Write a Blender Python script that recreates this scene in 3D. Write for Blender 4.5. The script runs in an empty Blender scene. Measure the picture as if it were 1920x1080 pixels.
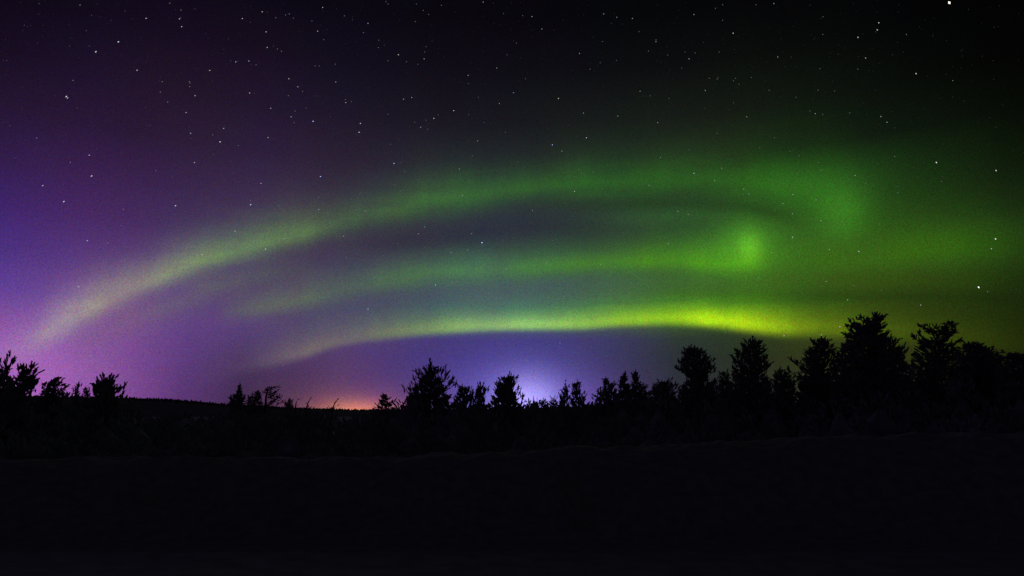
import bpy, math, random
import numpy as np
from mathutils import Vector

scene = bpy.context.scene
rng = np.random.default_rng(7)
random.seed(7)

# ------------------------------------------------------------------ camera
FPX, CX, CY, HORIZON = 1280.0, 960.0, 540.0, 780.0      # focal length and frame in photo pixels
PITCH = math.atan((HORIZON - CY) / FPX)
CAM_Z = 1.6
cam_data = bpy.data.cameras.new('camera')
cam_data.sensor_width = 36.0
cam_data.lens = 36.0 * FPX / 1920.0
cam_data.clip_start, cam_data.clip_end = 0.1, 60000.0
cam = bpy.data.objects.new('camera', cam_data)
scene.collection.objects.link(cam)
cam.location = (0, 0, CAM_Z)
cam.rotation_euler = (math.radians(90) + PITCH, 0, 0)
scene.camera = cam
scene.view_settings.view_transform = 'Standard'
scene.view_settings.look = 'None'
scene.view_settings.exposure = 0.0
scene.view_settings.gamma = 1.0
scene.view_settings.use_curve_mapping = False


def ray(px, py):
    x, y = (px - CX) / FPX, (CY - py) / FPX
    c, s = math.cos(PITCH), math.sin(PITCH)
    return np.array([x, c - y * s, s + y * c])


def azel(px, py):
    d = ray(px, py)
    return math.degrees(math.atan2(d[0], d[1])), math.degrees(math.atan2(d[2], math.hypot(d[0], d[1])))


def pix(az, el):
    a, e = math.radians(az), math.radians(el)
    d = np.array([math.sin(a) * math.cos(e), math.cos(a) * math.cos(e), math.sin(e)])
    c, s = math.cos(PITCH), math.sin(PITCH)
    f = d[1] * c + d[2] * s
    u = -d[1] * s + d[2] * c
    return CX + FPX * d[0] / f, CY - FPX * u / f


def lin(c):
    c = np.asarray(c, float) / 255.0
    return np.where(c <= 0.04045, c / 12.92, ((c + 0.055) / 1.055) ** 2.4)


# ------------------------------------------------------------------ night sky with aurora (world, by direction)
world = bpy.data.worlds.new('World')
scene.world = world
world.use_nodes = True
wt = world.node_tree
wt.nodes.clear()
N, L = wt.nodes, wt.links


def sock(v, node_in):
    if hasattr(v, 'is_output'):
        L.new(v, node_in)
    else:
        node_in.default_value = v


def M(op, a, b=None, c=None, clamp=False):
    n = N.new('ShaderNodeMath'); n.operation = op; n.use_clamp = clamp
    sock(a, n.inputs[0])
    if b is not None: sock(b, n.inputs[1])
    if c is not None: sock(c, n.inputs[2])
    return n.outputs[0]


def MR(v, a, b, c=0.0, d=1.0, kind='LINEAR'):
    n = N.new('ShaderNodeMapRange'); n.interpolation_type = kind; n.clamp = True
    sock(v, n.inputs[0])
    for i, q in enumerate((a, b, c, d)): n.inputs[i + 1].default_value = q
    return n.outputs[0]


def VM(op, a, b):
    n = N.new('ShaderNodeVectorMath'); n.operation = op
    sock(a, n.inputs[0])
    if op == 'SCALE': sock(b, n.inputs['Scale'])
    else: sock(b, n.inputs[1])
    return n.outputs[0]


def mixc(f, a, b):
    n = N.new('ShaderNodeMix'); n.data_type = 'RGBA'; n.clamp_factor = True
    sock(f, n.inputs[0]); sock(a, n.inputs[6]); sock(b, n.inputs[7])
    return n.outputs[2]


A0, A1 = -46.0, 46.0
tc = N.new('ShaderNodeTexCoord')
sep = N.new('ShaderNodeSeparateXYZ'); L.new(tc.outputs['Generated'], sep.inputs[0])
AZ = M('MULTIPLY', M('ARCTAN2', sep.outputs[0], sep.outputs[1]), 180 / math.pi)
EL = M('MULTIPLY', M('ARCSINE', sep.outputs[2]), 180 / math.pi)
T = MR(AZ, A0, A1)


def tpos(az): return min(1.0, max(0.0, (az - A0) / (A1 - A0)))


def curve(pts, lo, hi):
    """value as a smooth function of azimuth; pts are (az, value)"""
    n = N.new('ShaderNodeFloatCurve'); L.new(T, n.inputs['Value'])
    cv = n.mapping.curves[0]
    if len(pts) == 1: pts = [(A0, pts[0][1]), (A1, pts[0][1])]
    pts = sorted((tpos(a), (v - lo) / (hi - lo)) for a, v in pts)
    while len(cv.points) < len(pts): cv.points.new(0.5, 0.5)
    for p, (a, v) in zip(cv.points, pts):
        p.location = (a, min(1, max(0, v))); p.handle_type = 'AUTO_CLAMPED'
    n.mapping.extend = 'HORIZONTAL'
    n.mapping.update()
    return M('MULTIPLY_ADD', n.outputs[0], hi - lo, lo)


def ramp(stops):
    """colour as a function of azimuth; stops are (az, linear rgb)"""
    n = N.new('ShaderNodeValToRGB'); L.new(T, n.inputs[0])
    cr = n.color_ramp; cr.interpolation = 'CARDINAL' if len(stops) > 20 else 'EASE'
    cr.interpolation = 'LINEAR' if len(stops) > 12 else 'EASE'
    stops = sorted((tpos(a), c) for a, c in stops)
    while len(cr.elements) < len(stops): cr.elements.new(0.5)
    for e, (p, c) in zip(cr.elements, stops):
        e.position = p; e.color = (*[float(q) for q in c], 1)
    return n.outputs[0]


# quiet glow of the sky, read off the photograph on a coarse grid (sRGB)
GX = [-60, 160, 320, 480, 640, 800, 960, 1120, 1280, 1440, 1600, 1760, 1920, 2020]
GY = [-300, 0, 130, 260, 390, 470, 540, 600, 640, 690, 770]
GRID = [
    [(5, 4, 8)] * 3 + [(4, 4, 7)] * 3 + [(3, 3, 5)] * 8,
    [(14, 10, 22), (16, 10, 24), (15, 10, 24), (13, 9, 21), (10, 8, 17), (7, 6, 13), (6, 5, 10), (5, 5, 8), (5, 5, 7), (5, 5, 6), (4, 4, 5), (3, 3, 4), (3, 3, 3), (2, 2, 2)],
    [(26, 15, 36), (30, 17, 42), (29, 17, 38), (26, 16, 34), (21, 14, 29), (17, 13, 24), (14, 12, 20), (12, 12, 17), (11, 12, 15), (10, 12, 12), (9, 11, 10), (6, 7, 6), (4, 4, 4), (3, 3, 3)],
    [(41, 25, 58), (46, 26, 61), (44, 26, 54), (40, 27, 51), (34, 25, 43), (28, 24, 37), (26, 25, 33), (25, 27, 30), (25, 28, 26), (22, 28, 21), (18, 26, 16), (14, 22, 12), (8, 14, 7), (6, 10, 5)],
    [(58, 36, 108), (67, 38, 97), (64, 38, 86), (62, 44, 80), (54, 44, 68), (48, 44, 60), (44, 46, 54), (42, 48, 50), (40, 56, 38), (38, 68, 30), (38, 74, 26), (30, 58, 20), (20, 32, 14), (14, 22, 9)],
    [(72, 46, 130), (80, 48, 122), (74, 48, 106), (68, 50, 92), (60, 52, 76), (52, 48, 66), (48, 50, 62), (46, 56, 56), (46, 70, 42), (42, 80, 28), (44, 82, 24), (42, 74, 19), (30, 48, 14), (22, 36, 11)],
    [(90, 60, 152), (100, 64, 142), (90, 60, 122), (80, 58, 106), (72, 62, 96), (72, 76, 95), (74, 84, 96), (66, 86, 78), (60, 92, 42), (54, 82, 30), (48, 68, 22), (42, 58, 17), (30, 42, 12), (22, 32, 9)],
    [(126, 80, 152), (130, 82, 160), (100, 66, 130), (88, 64, 112), (84, 72, 104), (80, 80, 104), (78, 88, 98), (70, 88, 72), (62, 88, 38), (54, 74, 26), (46, 58, 20), (40, 50, 15), (28, 36, 10), (22, 28, 8)],
    [(148, 90, 172), (136, 84, 166), (98, 64, 128), (80, 58, 104), (88, 64, 110), (70, 54, 116), (64, 54, 124), (58, 56, 102), (41, 47, 44), (38, 46, 26), (52, 60, 20), (46, 52, 16), (26, 32, 10), (22, 26, 8)],
    [(162, 98, 182), (140, 84, 168), (94, 60, 120), (64, 43, 75), (84, 56, 104), (70, 54, 118), (62, 54, 120), (56, 54, 90), (40, 48, 42), (44, 52, 28), (48, 56, 24), (40, 44, 16), (26, 28, 10), (20, 22, 8)],
    [(172, 98, 182), (140, 80, 165), (92, 56, 114), (56, 38, 62), (84, 52, 88), (84, 58, 114), (80, 68, 136), (70, 58, 102), (46, 40, 52), (44, 42, 44), (46, 44, 34), (38, 38, 20), (26, 26, 12), (20, 20, 9)],
]
GL = np.array([[lin(c) for c in r] for r in GRID])


def grid_at(px, py):
    px = min(max(px, GX[0]), GX[-1]); py = min(max(py, GY[0]), GY[-1])
    i = min(np.searchsorted(GX, px, side='right') - 1, len(GX) - 2)
    j = min(np.searchsorted(GY, py, side='right') - 1, len(GY) - 2)
    u = (px - GX[i]) / (GX[i + 1] - GX[i]); v = (py - GY[j]) / (GY[j + 1] - GY[j])
    g = GL
    return (g[j, i] * (1 - u) + g[j, i + 1] * u) * (1 - v) + (g[j + 1, i] * (1 - u) + g[j + 1, i + 1] * u) * v


ROWS = [-1, 1, 3, 4.6, 6.2, 7.2, 8.4, 11, 14, 17, 20.5, 24, 28, 32, 36, 42, 52]
col = None
for k, el in enumerate(ROWS):
    stops = [(az, grid_at(*pix(az, el))) for az in np.linspace(-41, 41, 22)]
    r = ramp(stops)
    col = r if col is None else mixc(MR(EL, ROWS[k - 1], el), col, r)

DEG = math.degrees(1 / FPX)


def add(col, c, w):
    return VM('ADD', col, VM('SCALE', c, w))


def gauss(d): return M('POWER', math.e, M('MULTIPLY', M('MULTIPLY', d, d), -1.0))


# slow ripples so that the ribbons do not look ruled
noise = N.new('ShaderNodeTexNoise'); noise.inputs['Scale'].default_value = 7.0; noise.inputs['Detail'].default_value = 2.0
L.new(tc.outputs['Generated'], noise.inputs['Vector'])
WOB = M('SUBTRACT', noise.outputs[0], 0.5)
noise2 = N.new('ShaderNodeTexNoise'); noise2.inputs['Scale'].default_value = 16.0; noise2.inputs['Detail'].default_value = 3.0
mp = N.new('ShaderNodeMapping'); mp.inputs['Scale'].default_value = (1.0, 1.0, 0.35)
L.new(tc.outputs['Generated'], mp.inputs[0]); L.new(mp.outputs[0], noise2.inputs['Vector'])
n3 = N.new('ShaderNodeTexNoise'); n3.inputs['Scale'].default_value = 1.0; n3.inputs['Detail'].default_value = 3.0; n3.inputs['Distortion'].default_value = .6
cb = N.new('ShaderNodeCombineXYZ')
L.new(M('DIVIDE', AZ, 9.0), cb.inputs[0]); L.new(M('DIVIDE', M('SUBTRACT', EL, M('MULTIPLY', AZ, .05)), 1.5), cb.inputs[1])
L.new(cb.outputs[0], n3.inputs['Vector'])
STREAK = MR(n3.outputs[0], .3, .7, .80, 1.14)
n4 = N.new('ShaderNodeTexNoise'); n4.inputs['Scale'].default_value = 1.0; n4.inputs['Detail'].default_value = 2.0
cb4 = N.new('ShaderNodeCombineXYZ')
L.new(M('DIVIDE', AZ, .9), cb4.inputs[0]); L.new(M('DIVIDE', EL, 9.0), cb4.inputs[1])
L.new(cb4.outputs[0], n4.inputs['Vector'])
RAYS = MR(n4.outputs[0], .3, .7, .93, 1.05)
PATCH = M('MULTIPLY', M('MULTIPLY', MR(noise2.outputs[0], 0.28, 0.72, 0.78, 1.16), STREAK), RAYS)


def band(col, pts, low, high, tail=0.0, tail_w=3.0, sharp=2.0, wob=0.6, green=False):
    """one ribbon of aurora. pts: (px, py of its brightest line, strength, sRGB colour there); low / high:
    (px, width below / above in photo pixels) ; tail: share of a wide veil above it"""
    ae = [azel(p[0], p[1]) for p in pts]
    els = [e for _, e in ae]
    c = curve([(a, e) for a, e in ae], min(els) - 1, max(els) + 1)
    amp = curve([(a, p[2]) for (a, _), p in zip(ae, pts)], 0, 1.5)
    hue = ramp([(a, lin(p[3])) for (a, _), p in zip(ae, pts)])
    wl = curve([(azel(x, 540)[0], w * DEG) for x, w in low], 0, 6)
    wh = curve([(azel(x, 540)[0], w * DEG) for x, w in high], 0, 12)
    d = M('ADD', M('SUBTRACT', EL, c), M('MULTIPLY', WOB, wob))
    dn = M('DIVIDE', M('MAXIMUM', M('MULTIPLY', d, -1.0), 0.0), wl)
    up = M('DIVIDE', M('MAXIMUM', d, 0.0), wh)
    g = M('MULTIPLY', M('POWER', math.e, M('MULTIPLY', M('POWER', dn, sharp), -1.0)), M('POWER', math.e, M('MULTIPLY', M('POWER', up, 1.45), -1.0)))
    if tail:
        up2 = M('DIVIDE', M('MAXIMUM', d, 0.0), M('MULTIPLY', wh, tail_w))
        veil = M('MULTIPLY', M('POWER', math.e, M('MULTIPLY', M('POWER', dn, sharp), -1.0)), M('POWER', math.e, M('MULTIPLY', up2, -1.0)))
        g = M('ADD', M('MULTIPLY', g, 1 - tail), M('MULTIPLY', veil, tail))
    if green:                                   # the veil above the line is a purer green than the line itself
        hue = mixc(MR(up, .05, 1.15), hue, VM('MULTIPLY', hue, (.30, .62, .9)))
    w = M('MULTIPLY', M('MULTIPLY', g, amp), PATCH, clamp=True)
    return mixc(w, col, hue)


def blob(col, px, py, rx, ry, c, k=1.0, tilt=0.0):
    a, e = azel(px, py)
    da, de = M('SUBTRACT', AZ, a), M('SUBTRACT', EL, e)
    if tilt:
        t = math.radians(tilt)
        da, de = (M('ADD', M('MULTIPLY', da, math.cos(t)), M('MULTIPLY', de, math.sin(t))),
                  M('SUBTRACT', M('MULTIPLY', de, math.cos(t)), M('MULTIPLY', da, math.sin(t))))
    g = M('MULTIPLY', gauss(M('DIVIDE', da, rx * DEG)), gauss(M('DIVIDE', de, ry * DEG)))
    return add(col, tuple(float(q) * k for q in lin(c)), g)


# the long upper arc
col = band(col, [(-40, 690, 0.0, (160, 130, 160)), (60, 640, .45, (162, 142, 158)), (110, 608, .78, (164, 148, 158)), (180, 574, .95, (156, 152, 142)), (240, 546, .8, (150, 150, 134)), (310, 516, .95, (136, 148, 116)),
                 (400, 483, 1, (114, 140, 96)), (545, 444, 1, (94, 124, 84)), (640, 418, .68, (74, 106, 70)), (740, 392, .8, (64, 100, 58)),
                 (850, 370, 1, (58, 102, 52)), (1000, 352, .9, (48, 92, 42)), (1150, 340, .95, (46, 94, 38)), (1300, 336, 1, (42, 86, 32)),
                 (1430, 345, 1, (40, 90, 26)), (1540, 368, .8, (42, 96, 22)), (1640, 400, .3, (40, 84, 20)), (1760, 430, 0.0, (36, 70, 18))],
           [(0, 28), (300, 20), (560, 20), (850, 28), (1150, 28), (1450, 30), (1700, 50)],
           [(0, 34), (300, 34), (560, 35), (850, 33), (1150, 32), (1450, 38), (1700, 60)], tail=.12, tail_w=1.5, sharp=1.7, wob=.8)
# faint second fold under its left end
col = band(col, [(120, 650, 0, (120, 90, 130)), (230, 606, .6, (122, 98, 132)), (330, 566, .7, (104, 94, 112)), (430, 530, .8, (92, 92, 98)), (520, 510, .5, (80, 84, 86)), (600, 500, 0, (70, 70, 76))],
           [(300, 26)], [(300, 34)], sharp=1.6)
# middle ribbon and the bright knot it ends in
col = band(col, [(400, 590, 0, (92, 92, 96)), (530, 570, .85, (96, 108, 94)), (640, 545, .8, (86, 110, 84)), (760, 520, .95, (78, 116, 74)), (900, 506, 1, (76, 120, 78)), (1020, 500, 1, (72, 124, 58)),
                 (1120, 494, .85, (70, 122, 42)), (1220, 490, .9, (72, 130, 32)), (1320, 492, 1, (80, 146, 26)), (1400, 490, .9, (80, 142, 22)), (1450, 488, .55, (66, 120, 20)), (1530, 486, .3, (56, 106, 20)), (1620, 484, 0, (52, 100, 20))],
           [(500, 18), (900, 22), (1300, 18), (1450, 22)], [(500, 28), (900, 28), (1300, 28), (1450, 36)], tail=.08, sharp=1.8)
col = blob(col, 1406, 464, 20, 24, (62, 108, 14))
col = blob(col, 1396, 448, 44, 36, (40, 82, 12))
col = blob(col, 1410, 468, 110, 52, (28, 62, 10))
# curl at the end of the upper arc and the soft light to the right of it
col = blob(col, 1582, 402, 38, 44, (30, 78, 12))
col = blob(col, 1560, 380, 70, 56, (18, 48, 8))
col = blob(col, 1490, 342, 90, 30, (18, 48, 10))
col = blob(col, 1740, 478, 180, 46, (22, 46, 7), tilt=4)
col = blob(col, 1240, 404, 120, 18, (16, 46, 10))
col = band(col, [(1440, 505, 0, (52, 92, 22)), (1540, 494, .6, (54, 102, 22)), (1650, 482, .9, (54, 102, 20)), (1760, 470, 1.05, (52, 98, 18)), (1850, 464, .8, (44, 82, 16)), (1960, 460, .2, (30, 50, 12))],
           [(1500, 16)], [(1500, 34)], sharp=1.7)
col = band(col, [(1380, 528, 0, (60, 92, 26)), (1520, 526, .6, (56, 86, 22)), (1660, 524, .7, (50, 78, 18)), (1800, 524, .6, (42, 62, 15)), (1940, 528, .2, (30, 42, 12))],
           [(1500, 14)], [(1500, 16)], sharp=1.7)
# darker lanes between them
col = band(col, [(1180, 545, 0, (52, 84, 44)), (1320, 552, .55, (44, 72, 30)), (1450, 556, .8, (38, 62, 22)), (1600, 556, .85, (38, 58, 18)), (1740, 557, .7, (34, 50, 15)), (1900, 560, .4, (26, 36, 11))],
           [(1500, 11)], [(1500, 12)], sharp=2.0)
col = band(col, [(960, 392, 0, (44, 52, 48)), (1060, 384, .5, (42, 58, 42)), (1200, 380, .7, (38, 60, 34)), (1340, 382, .7, (36, 60, 30)), (1450, 398, .6, (34, 62, 24)), (1510, 418, 0, (34, 66, 22))],
           [(1200, 14)], [(1200, 10)], sharp=2.0)
col = band(col, [(660, 462, 0, (52, 46, 66)), (780, 446, .7, (48, 44, 62)), (920, 432, .8, (44, 46, 58)), (1040, 424, .7, (42, 48, 52)), (1150, 424, .3, (40, 52, 46)), (1240, 430, 0, (40, 60, 40))],
           [(900, 20)], [(900, 22)], sharp=2.0)
# bright low ribbon with its crisp lower edge
col = band(col, [(330, 725, 0, (90, 66, 100)), (450, 684, .22, (100, 80, 106)), (560, 660, .8, (112, 98, 106)), (640, 636, .9, (118, 112, 104)), (720, 624, .9, (116, 126, 96)), (820, 615, .95, (122, 152, 96)),
                 (930, 608, 1, (146, 186, 108)), (1000, 606, 1, (152, 202, 104)), (1080, 606, 1, (142, 200, 80)), (1160, 600, 1, (138, 194, 52)), (1250, 596, 1, (150, 204, 30)),
                 (1330, 598, 1, (180, 226, 26)), (1390, 604, 1, (182, 220, 24)), (1450, 610, 1, (150, 186, 22)), (1540, 612, .95, (98, 126, 18)), (1640, 614, .85, (76, 100, 16)), (1760, 622, .75, (58, 74, 14)), (1900, 634, .6, (40, 50, 10)), (2000, 640, .3, (30, 36, 8))],
           [(300, 20), (640, 13), (960, 12), (1200, 12), (1400, 15), (1600, 18), (1900, 24)],
           [(300, 56), (560, 52), (800, 36), (960, 28), (1200, 28), (1330, 28), (1450, 36), (1600, 42), (1900, 54)], tail=.22, tail_w=1.7, sharp=2.8, wob=.2, green=True)
# glow of two far towns on the horizon and the violet corner
col = blob(col, 672, 782, 66, 24, (214, 128, 36))
col = blob(col, 655, 780, 112, 50, (104, 54, 54))
col = blob(col, 990, 765, 50, 48, (160, 150, 192))
col = blob(col, 988, 765, 112, 76, (94, 84, 168))
col = blob(col, 970, 765, 220, 96, (34, 32, 74))
col = blob(col, 60, 725, 120, 60, (64, 36, 56))
col = blob(col, 1130, 750, 80, 30, (40, 26, 44))

# fine camera grain put into the sky colour, then broad patchiness
g1 = N.new('ShaderNodeTexNoise'); g1.inputs['Scale'].default_value = 640.0; g1.inputs['Detail'].default_value = 1.0
L.new(tc.outputs['Generated'], g1.inputs['Vector'])
GRAIN = VM('ADD', VM('SCALE', g1.outputs['Color'], 1.4), (0.30, 0.30, 0.30))
col = VM('MULTIPLY', col, GRAIN)
g2 = N.new('ShaderNodeTexNoise'); g2.inputs['Scale'].default_value = 5.5; g2.inputs['Detail'].default_value = 4.0
L.new(tc.outputs['Generated'], g2.inputs['Vector'])
col = VM('MULTIPLY', col, VM('ADD', VM('SCALE', g2.outputs['Color'], 0.5), (0.76, 0.75, 0.75)))
# away from the aurora the night is plain dark
away = MR(M('ABSOLUTE', AZ), 44, 70, kind='SMOOTHSTEP')
col = mixc(away, col, (0.004, 0.0035, 0.007, 1))
bg = N.new('ShaderNodeBackground'); L.new(col, bg.inputs[0]); bg.inputs[1].default_value = 1.0
wo = N.new('ShaderNodeOutputWorld'); L.new(bg.outputs[0], wo.inputs[0])
world.cycles.sampling_method = 'MANUAL'
world.cycles.sample_map_resolution = 512


# ------------------------------------------------------------------ helpers
def link(o):
    scene.collection.objects.link(o)
    return o


def tag(o, label=None, cat=None, group=None, kind=None):
    for k, v in (('label', label), ('category', cat), ('group', group), ('kind', kind)):
        if v: o[k] = v
    return o


def material(name, c1, c2, scale, rough=0.9, bump=0.0, detail=4.0):
    m = bpy.data.materials.new(name); m.use_nodes = True
    t = m.node_tree; b = t.nodes['Principled BSDF']
    n = t.nodes.new('ShaderNodeTexNoise'); n.inputs['Scale'].default_value = scale; n.inputs['Detail'].default_value = detail
    tcn = t.nodes.new('ShaderNodeTexCoord'); t.links.new(tcn.outputs['Object'], n.inputs['Vector'])
    r = t.nodes.new('ShaderNodeValToRGB'); r.color_ramp.elements[0].position = .35; r.color_ramp.elements[1].position = .65
    r.color_ramp.elements[0].color = (*c1, 1); r.color_ramp.elements[1].color = (*c2, 1)
    t.links.new(n.outputs[0], r.inputs[0]); t.links.new(r.outputs[0], b.inputs['Base Color'])
    b.inputs['Roughness'].default_value = rough
    b.inputs['Specular IOR Level'].default_value = 0.2
    if bump:
        bp = t.nodes.new('ShaderNodeBump'); bp.inputs['Strength'].default_value = bump; bp.inputs['Distance'].default_value = 0.02
        t.links.new(n.outputs[0], bp.inputs['Height']); t.links.new(bp.outputs[0], b.inputs['Normal'])
    return m


class Geo:
    def __init__(self): self.v, self.f, self.n = [], [], 0

    def add(self, v, f):
        v = np.asarray(v, float).reshape(-1, 3); f = np.asarray(f, int).reshape(-1, 3)
        self.v.append(v); self.f.append(f + self.n); self.n += len(v)

    def build(self, name, mat, parent=None, origin=(0, 0, 0), smooth=False):
        v = np.concatenate(self.v) - np.asarray(origin); f = np.concatenate(self.f)
        me = bpy.data.meshes.new(name)
        me.vertices.add(len(v)); me.vertices.foreach_set('co', v.astype(np.float32).ravel())
        me.loops.add(len(f) * 3); me.loops.foreach_set('vertex_index', f.astype(np.int32).ravel())
        me.polygons.add(len(f)); me.polygons.foreach_set('loop_start', np.arange(0, len(f) * 3, 3, dtype=np.int32))
        if smooth: me.polygons.foreach_set('use_smooth', np.ones(len(f), bool))
        me.update(calc_edges=True); me.validate()
        me.materials.append(mat)
        o = link(bpy.data.objects.new(name, me))
        o.parent = parent
        return o


def tube(g, pts, radii, sides=5):
    pts = np.asarray(pts, float); n = len(pts)
    tan = np.gradient(pts, axis=0); tan /= np.linalg.norm(tan, axis=1)[:, None] + 1e-9
    ref = np.where(np.abs(tan[:, 2:3]) > .8, [[1.0, 0, 0]], [[0, 0, 1.0]])
    a = np.cross(tan, ref); a /= np.linalg.norm(a, axis=1)[:, None] + 1e-9
    b = np.cross(tan, a)
    th = np.arange(sides) * 2 * math.pi / sides
    r = np.asarray(radii, float)[:, None, None]
    v = pts[:, None] + r * (a[:, None] * np.cos(th)[None, :, None] + b[:, None] * np.sin(th)[None, :, None])
    f = []
    for i in range(n - 1):
        for k in range(sides):
            p, q = i * sides + k, i * sides + (k + 1) % sides
            f += [(p, q, q + sides), (p, q + sides, p + sides)]
    for k in range(1, sides - 1): f += [(0, k, k + 1), ((n - 1) * sides, (n - 1) * sides + k, (n - 1) * sides + k + 1)]
    g.add(v, f)


def tuft_template(needles=26, seed=0):
    """a shoot of needles along +Z, one unit long"""
    r = np.random.default_rng(seed)
    v, f = [], []
    rings, S = [(0, .03), (.2, .085), (.55, .105), (.85, .075), (.96, .035)], 5
    for z, rad in rings:
        for k in range(S):
            t = k * 2 * math.pi / S + z
            q = rad * r.uniform(.75, 1.3)
            v.append((q * math.cos(t), q * math.sin(t), z + r.uniform(-.03, .03)))
    v.append((0, 0, 1.0))
    for i in range(len(rings) - 1):
        for k in range(S):
            p, q = i * S + k, i * S + (k + 1) % S
            f += [(p, q, q + S), (p, q + S, p + S)]
    for k in range(S): f.append(((len(rings) - 1) * S + k, (len(rings) - 1) * S + (k + 1) % S, len(v) - 1))
    for i in range(needles):
        z = r.uniform(.02, .9); t = r.uniform(0, 2 * math.pi); ln = r.uniform(.20, .34) * (1.05 - .45 * z)
        fw = r.uniform(.5, 1.1)
        d = np.array([math.cos(t), math.sin(t), fw]); d /= np.linalg.norm(d)
        s = np.array([-math.sin(t), math.cos(t), 0]) * .03
        b0 = np.array([0, 0, z])
        n0 = len(v)
        v += [tuple(b0 - s), tuple(b0 + s), tuple(b0 + d * ln)]
        f.append((n0, n0 + 1, n0 + 2))
    return np.array(v), np.array(f)


TUFTS = [tuft_template(24, i) for i in range(5)]
TUFTS_COARSE = [tuft_template(12, 50 + i) for i in range(4)]


def put_tufts(g, pos, dirs, length, width, templates, r):
    """pos = root of each tuft"""
    pos, dirs = np.asarray(pos), np.asarray(dirs)
    dirs = dirs / (np.linalg.norm(dirs, axis=1)[:, None] + 1e-9)
    length, width = np.broadcast_to(length, len(pos)), np.broadcast_to(width, len(pos))
    which = r.integers(0, len(templates), len(pos))
    for k, (tv, tf) in enumerate(templates):
        i = np.nonzero(which == k)[0]
        if not len(i): continue
        d = dirs[i]
        ref = np.where(np.abs(d[:, 2:3]) > .9, [[1.0, 0, 0]], [[0, 0, 1.0]])
        a = np.cross(d, ref); a /= np.linalg.norm(a, axis=1)[:, None]
        b = np.cross(d, a)
        th = r.uniform(0, 2 * math.pi, len(i))[:, None]
        a, b = a * np.cos(th) + b * np.sin(th), b * np.cos(th) - a * np.sin(th)
        w, ln = width[i][:, None, None], length[i][:, None, None]
        v = pos[i][:, None] + a[:, None] * tv[None, :, 0:1] * w + b[:, None] * tv[None, :, 1:2] * w + d[:, None] * tv[None, :, 2:3] * ln
        f = tf[None] + (np.arange(len(i)) * len(tv))[:, None, None]
        g.add(v.reshape(-1, 3), f.reshape(-1, 3))


# ------------------------------------------------------------------ ground, road, hills
def smooth(x, a, b):
    t = np.clip((x - a) / (b - a), 0, 1)
    return t * t * (3 - 2 * t)


def vnoise(x, y, s, seed):
    """cheap smooth value noise"""
    r = np.random.default_rng(seed); tab = r.uniform(-1, 1, (256, 256))
    x, y = np.asarray(x) * s, np.asarray(y) * s
    i, j = np.floor(x).astype(int), np.floor(y).astype(int)
    u, w = x - i, y - j
    u, w = u * u * (3 - 2 * u), w * w * (3 - 2 * w)
    q = lambda a, b: tab[a % 256, b % 256]
    return (q(i, j) * (1 - u) + q(i + 1, j) * u) * (1 - w) + (q(i, j + 1) * (1 - u) + q(i + 1, j + 1) * u) * w


CREST_Y = 11.6
crest_px = [(-200, 869), (0, 867), (130, 865), (300, 863), (600, 862), (850, 858), (1000, 850), (1200, 839), (1400, 830), (1700, 821), (1900, 812), (2100, 806)]
cx_, cz_ = [], []
for px, py in crest_px:
    d = ray(px, py); s = CREST_Y / d[1]
    cx_.append(d[0] * s); cz_.append(CAM_Z + d[2] * s)


def crest_z(x): return np.interp(x, cx_, cz_)


def ground_z(x, y):
    top = crest_z(x)
    up = smooth(y, 9.2, CREST_Y)
    down = smooth(y, CREST_Y + .3, CREST_Y + 4.5)
    z = top * up - (top - .35) * down
    rough = vnoise(x, y, .9, 1) * .06 + vnoise(x, y, 2.6, 2) * .045 + vnoise(x, y, 6, 3) * .03 + vnoise(x, y, 13, 4) * .014
    rough = rough - .26 * np.exp(-((x - .92) / .13) ** 2) * smooth(y, 9.6, 10.2) * (1 - smooth(y, 11.0, 11.6))
    near = smooth(y, 9.0, 9.8)
    z = z + rough * near * np.where(y > 16, 2.0, 1.0)
    z = z - .30 * smooth(-y, 3.5, 6.0)
    return z - .004


def sheet(name, xs, ys, zf, mat):
    X, Y = np.meshgrid(xs, ys)
    Z = zf(X, Y)
    v = np.stack([X, Y, Z], -1).reshape(-1, 3)
    nx, ny = len(xs), len(ys)
    i, j = np.meshgrid(np.arange(nx - 1), np.arange(ny - 1))
    p = (j * nx + i).ravel()
    f = np.concatenate([np.stack([p, p + 1, p + nx + 1], 1), np.stack([p, p + nx + 1, p + nx], 1)])
    g = Geo(); g.add(v, f)
    o = g.build(name, mat, smooth=True)
    o['kind'] = 'structure'
    return o


m_soil = material('roadside_snow', (.42, .41, .37), (.60, .585, .53), 6.0, .9, .6)
m_asphalt = material('packed_snow', (.50, .49, .44), (.70, .68, .62), 3.0, .8, .3)
m_bark = material('pine_bark', (.06, .045, .04), (.13, .10, .085), 14.0, .9)
m_needle = material('frosted_needles', (.36, .37, .38), (.62, .63, .65), 2.5, .85)
m_brush = material('frosted_brush', (.34, .35, .36), (.60, .61, .63), 1.2, .85)
m_hill = material('forest_hill', (.06, .065, .065), (.11, .115, .115), .02, .95)

xs = np.concatenate([[-9000, -3000, -900, -300, -120, -70, -45], np.linspace(-30, 30, 481), [45, 70, 120, 300, 900, 3000, 9000]])
ys = np.concatenate([[-400, -60, -12, -6, -5, -4, -3.5, -2, 0, 3, 6, 8.5], np.linspace(9, 14, 101), np.linspace(14.4, 22, 20), [26, 32, 40, 55, 80, 140, 300, 900, 3000, 9000]])
sheet('ground', xs, ys, ground_z, m_soil)
sheet('road', np.linspace(-400, 400, 81), np.array([-3.3, -1, 2, 5, 7, 8.6]), lambda x, y: 0 * x + .0 + .02 * (1 - ((y - 2.6) / 6) ** 2), m_asphalt)

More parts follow.
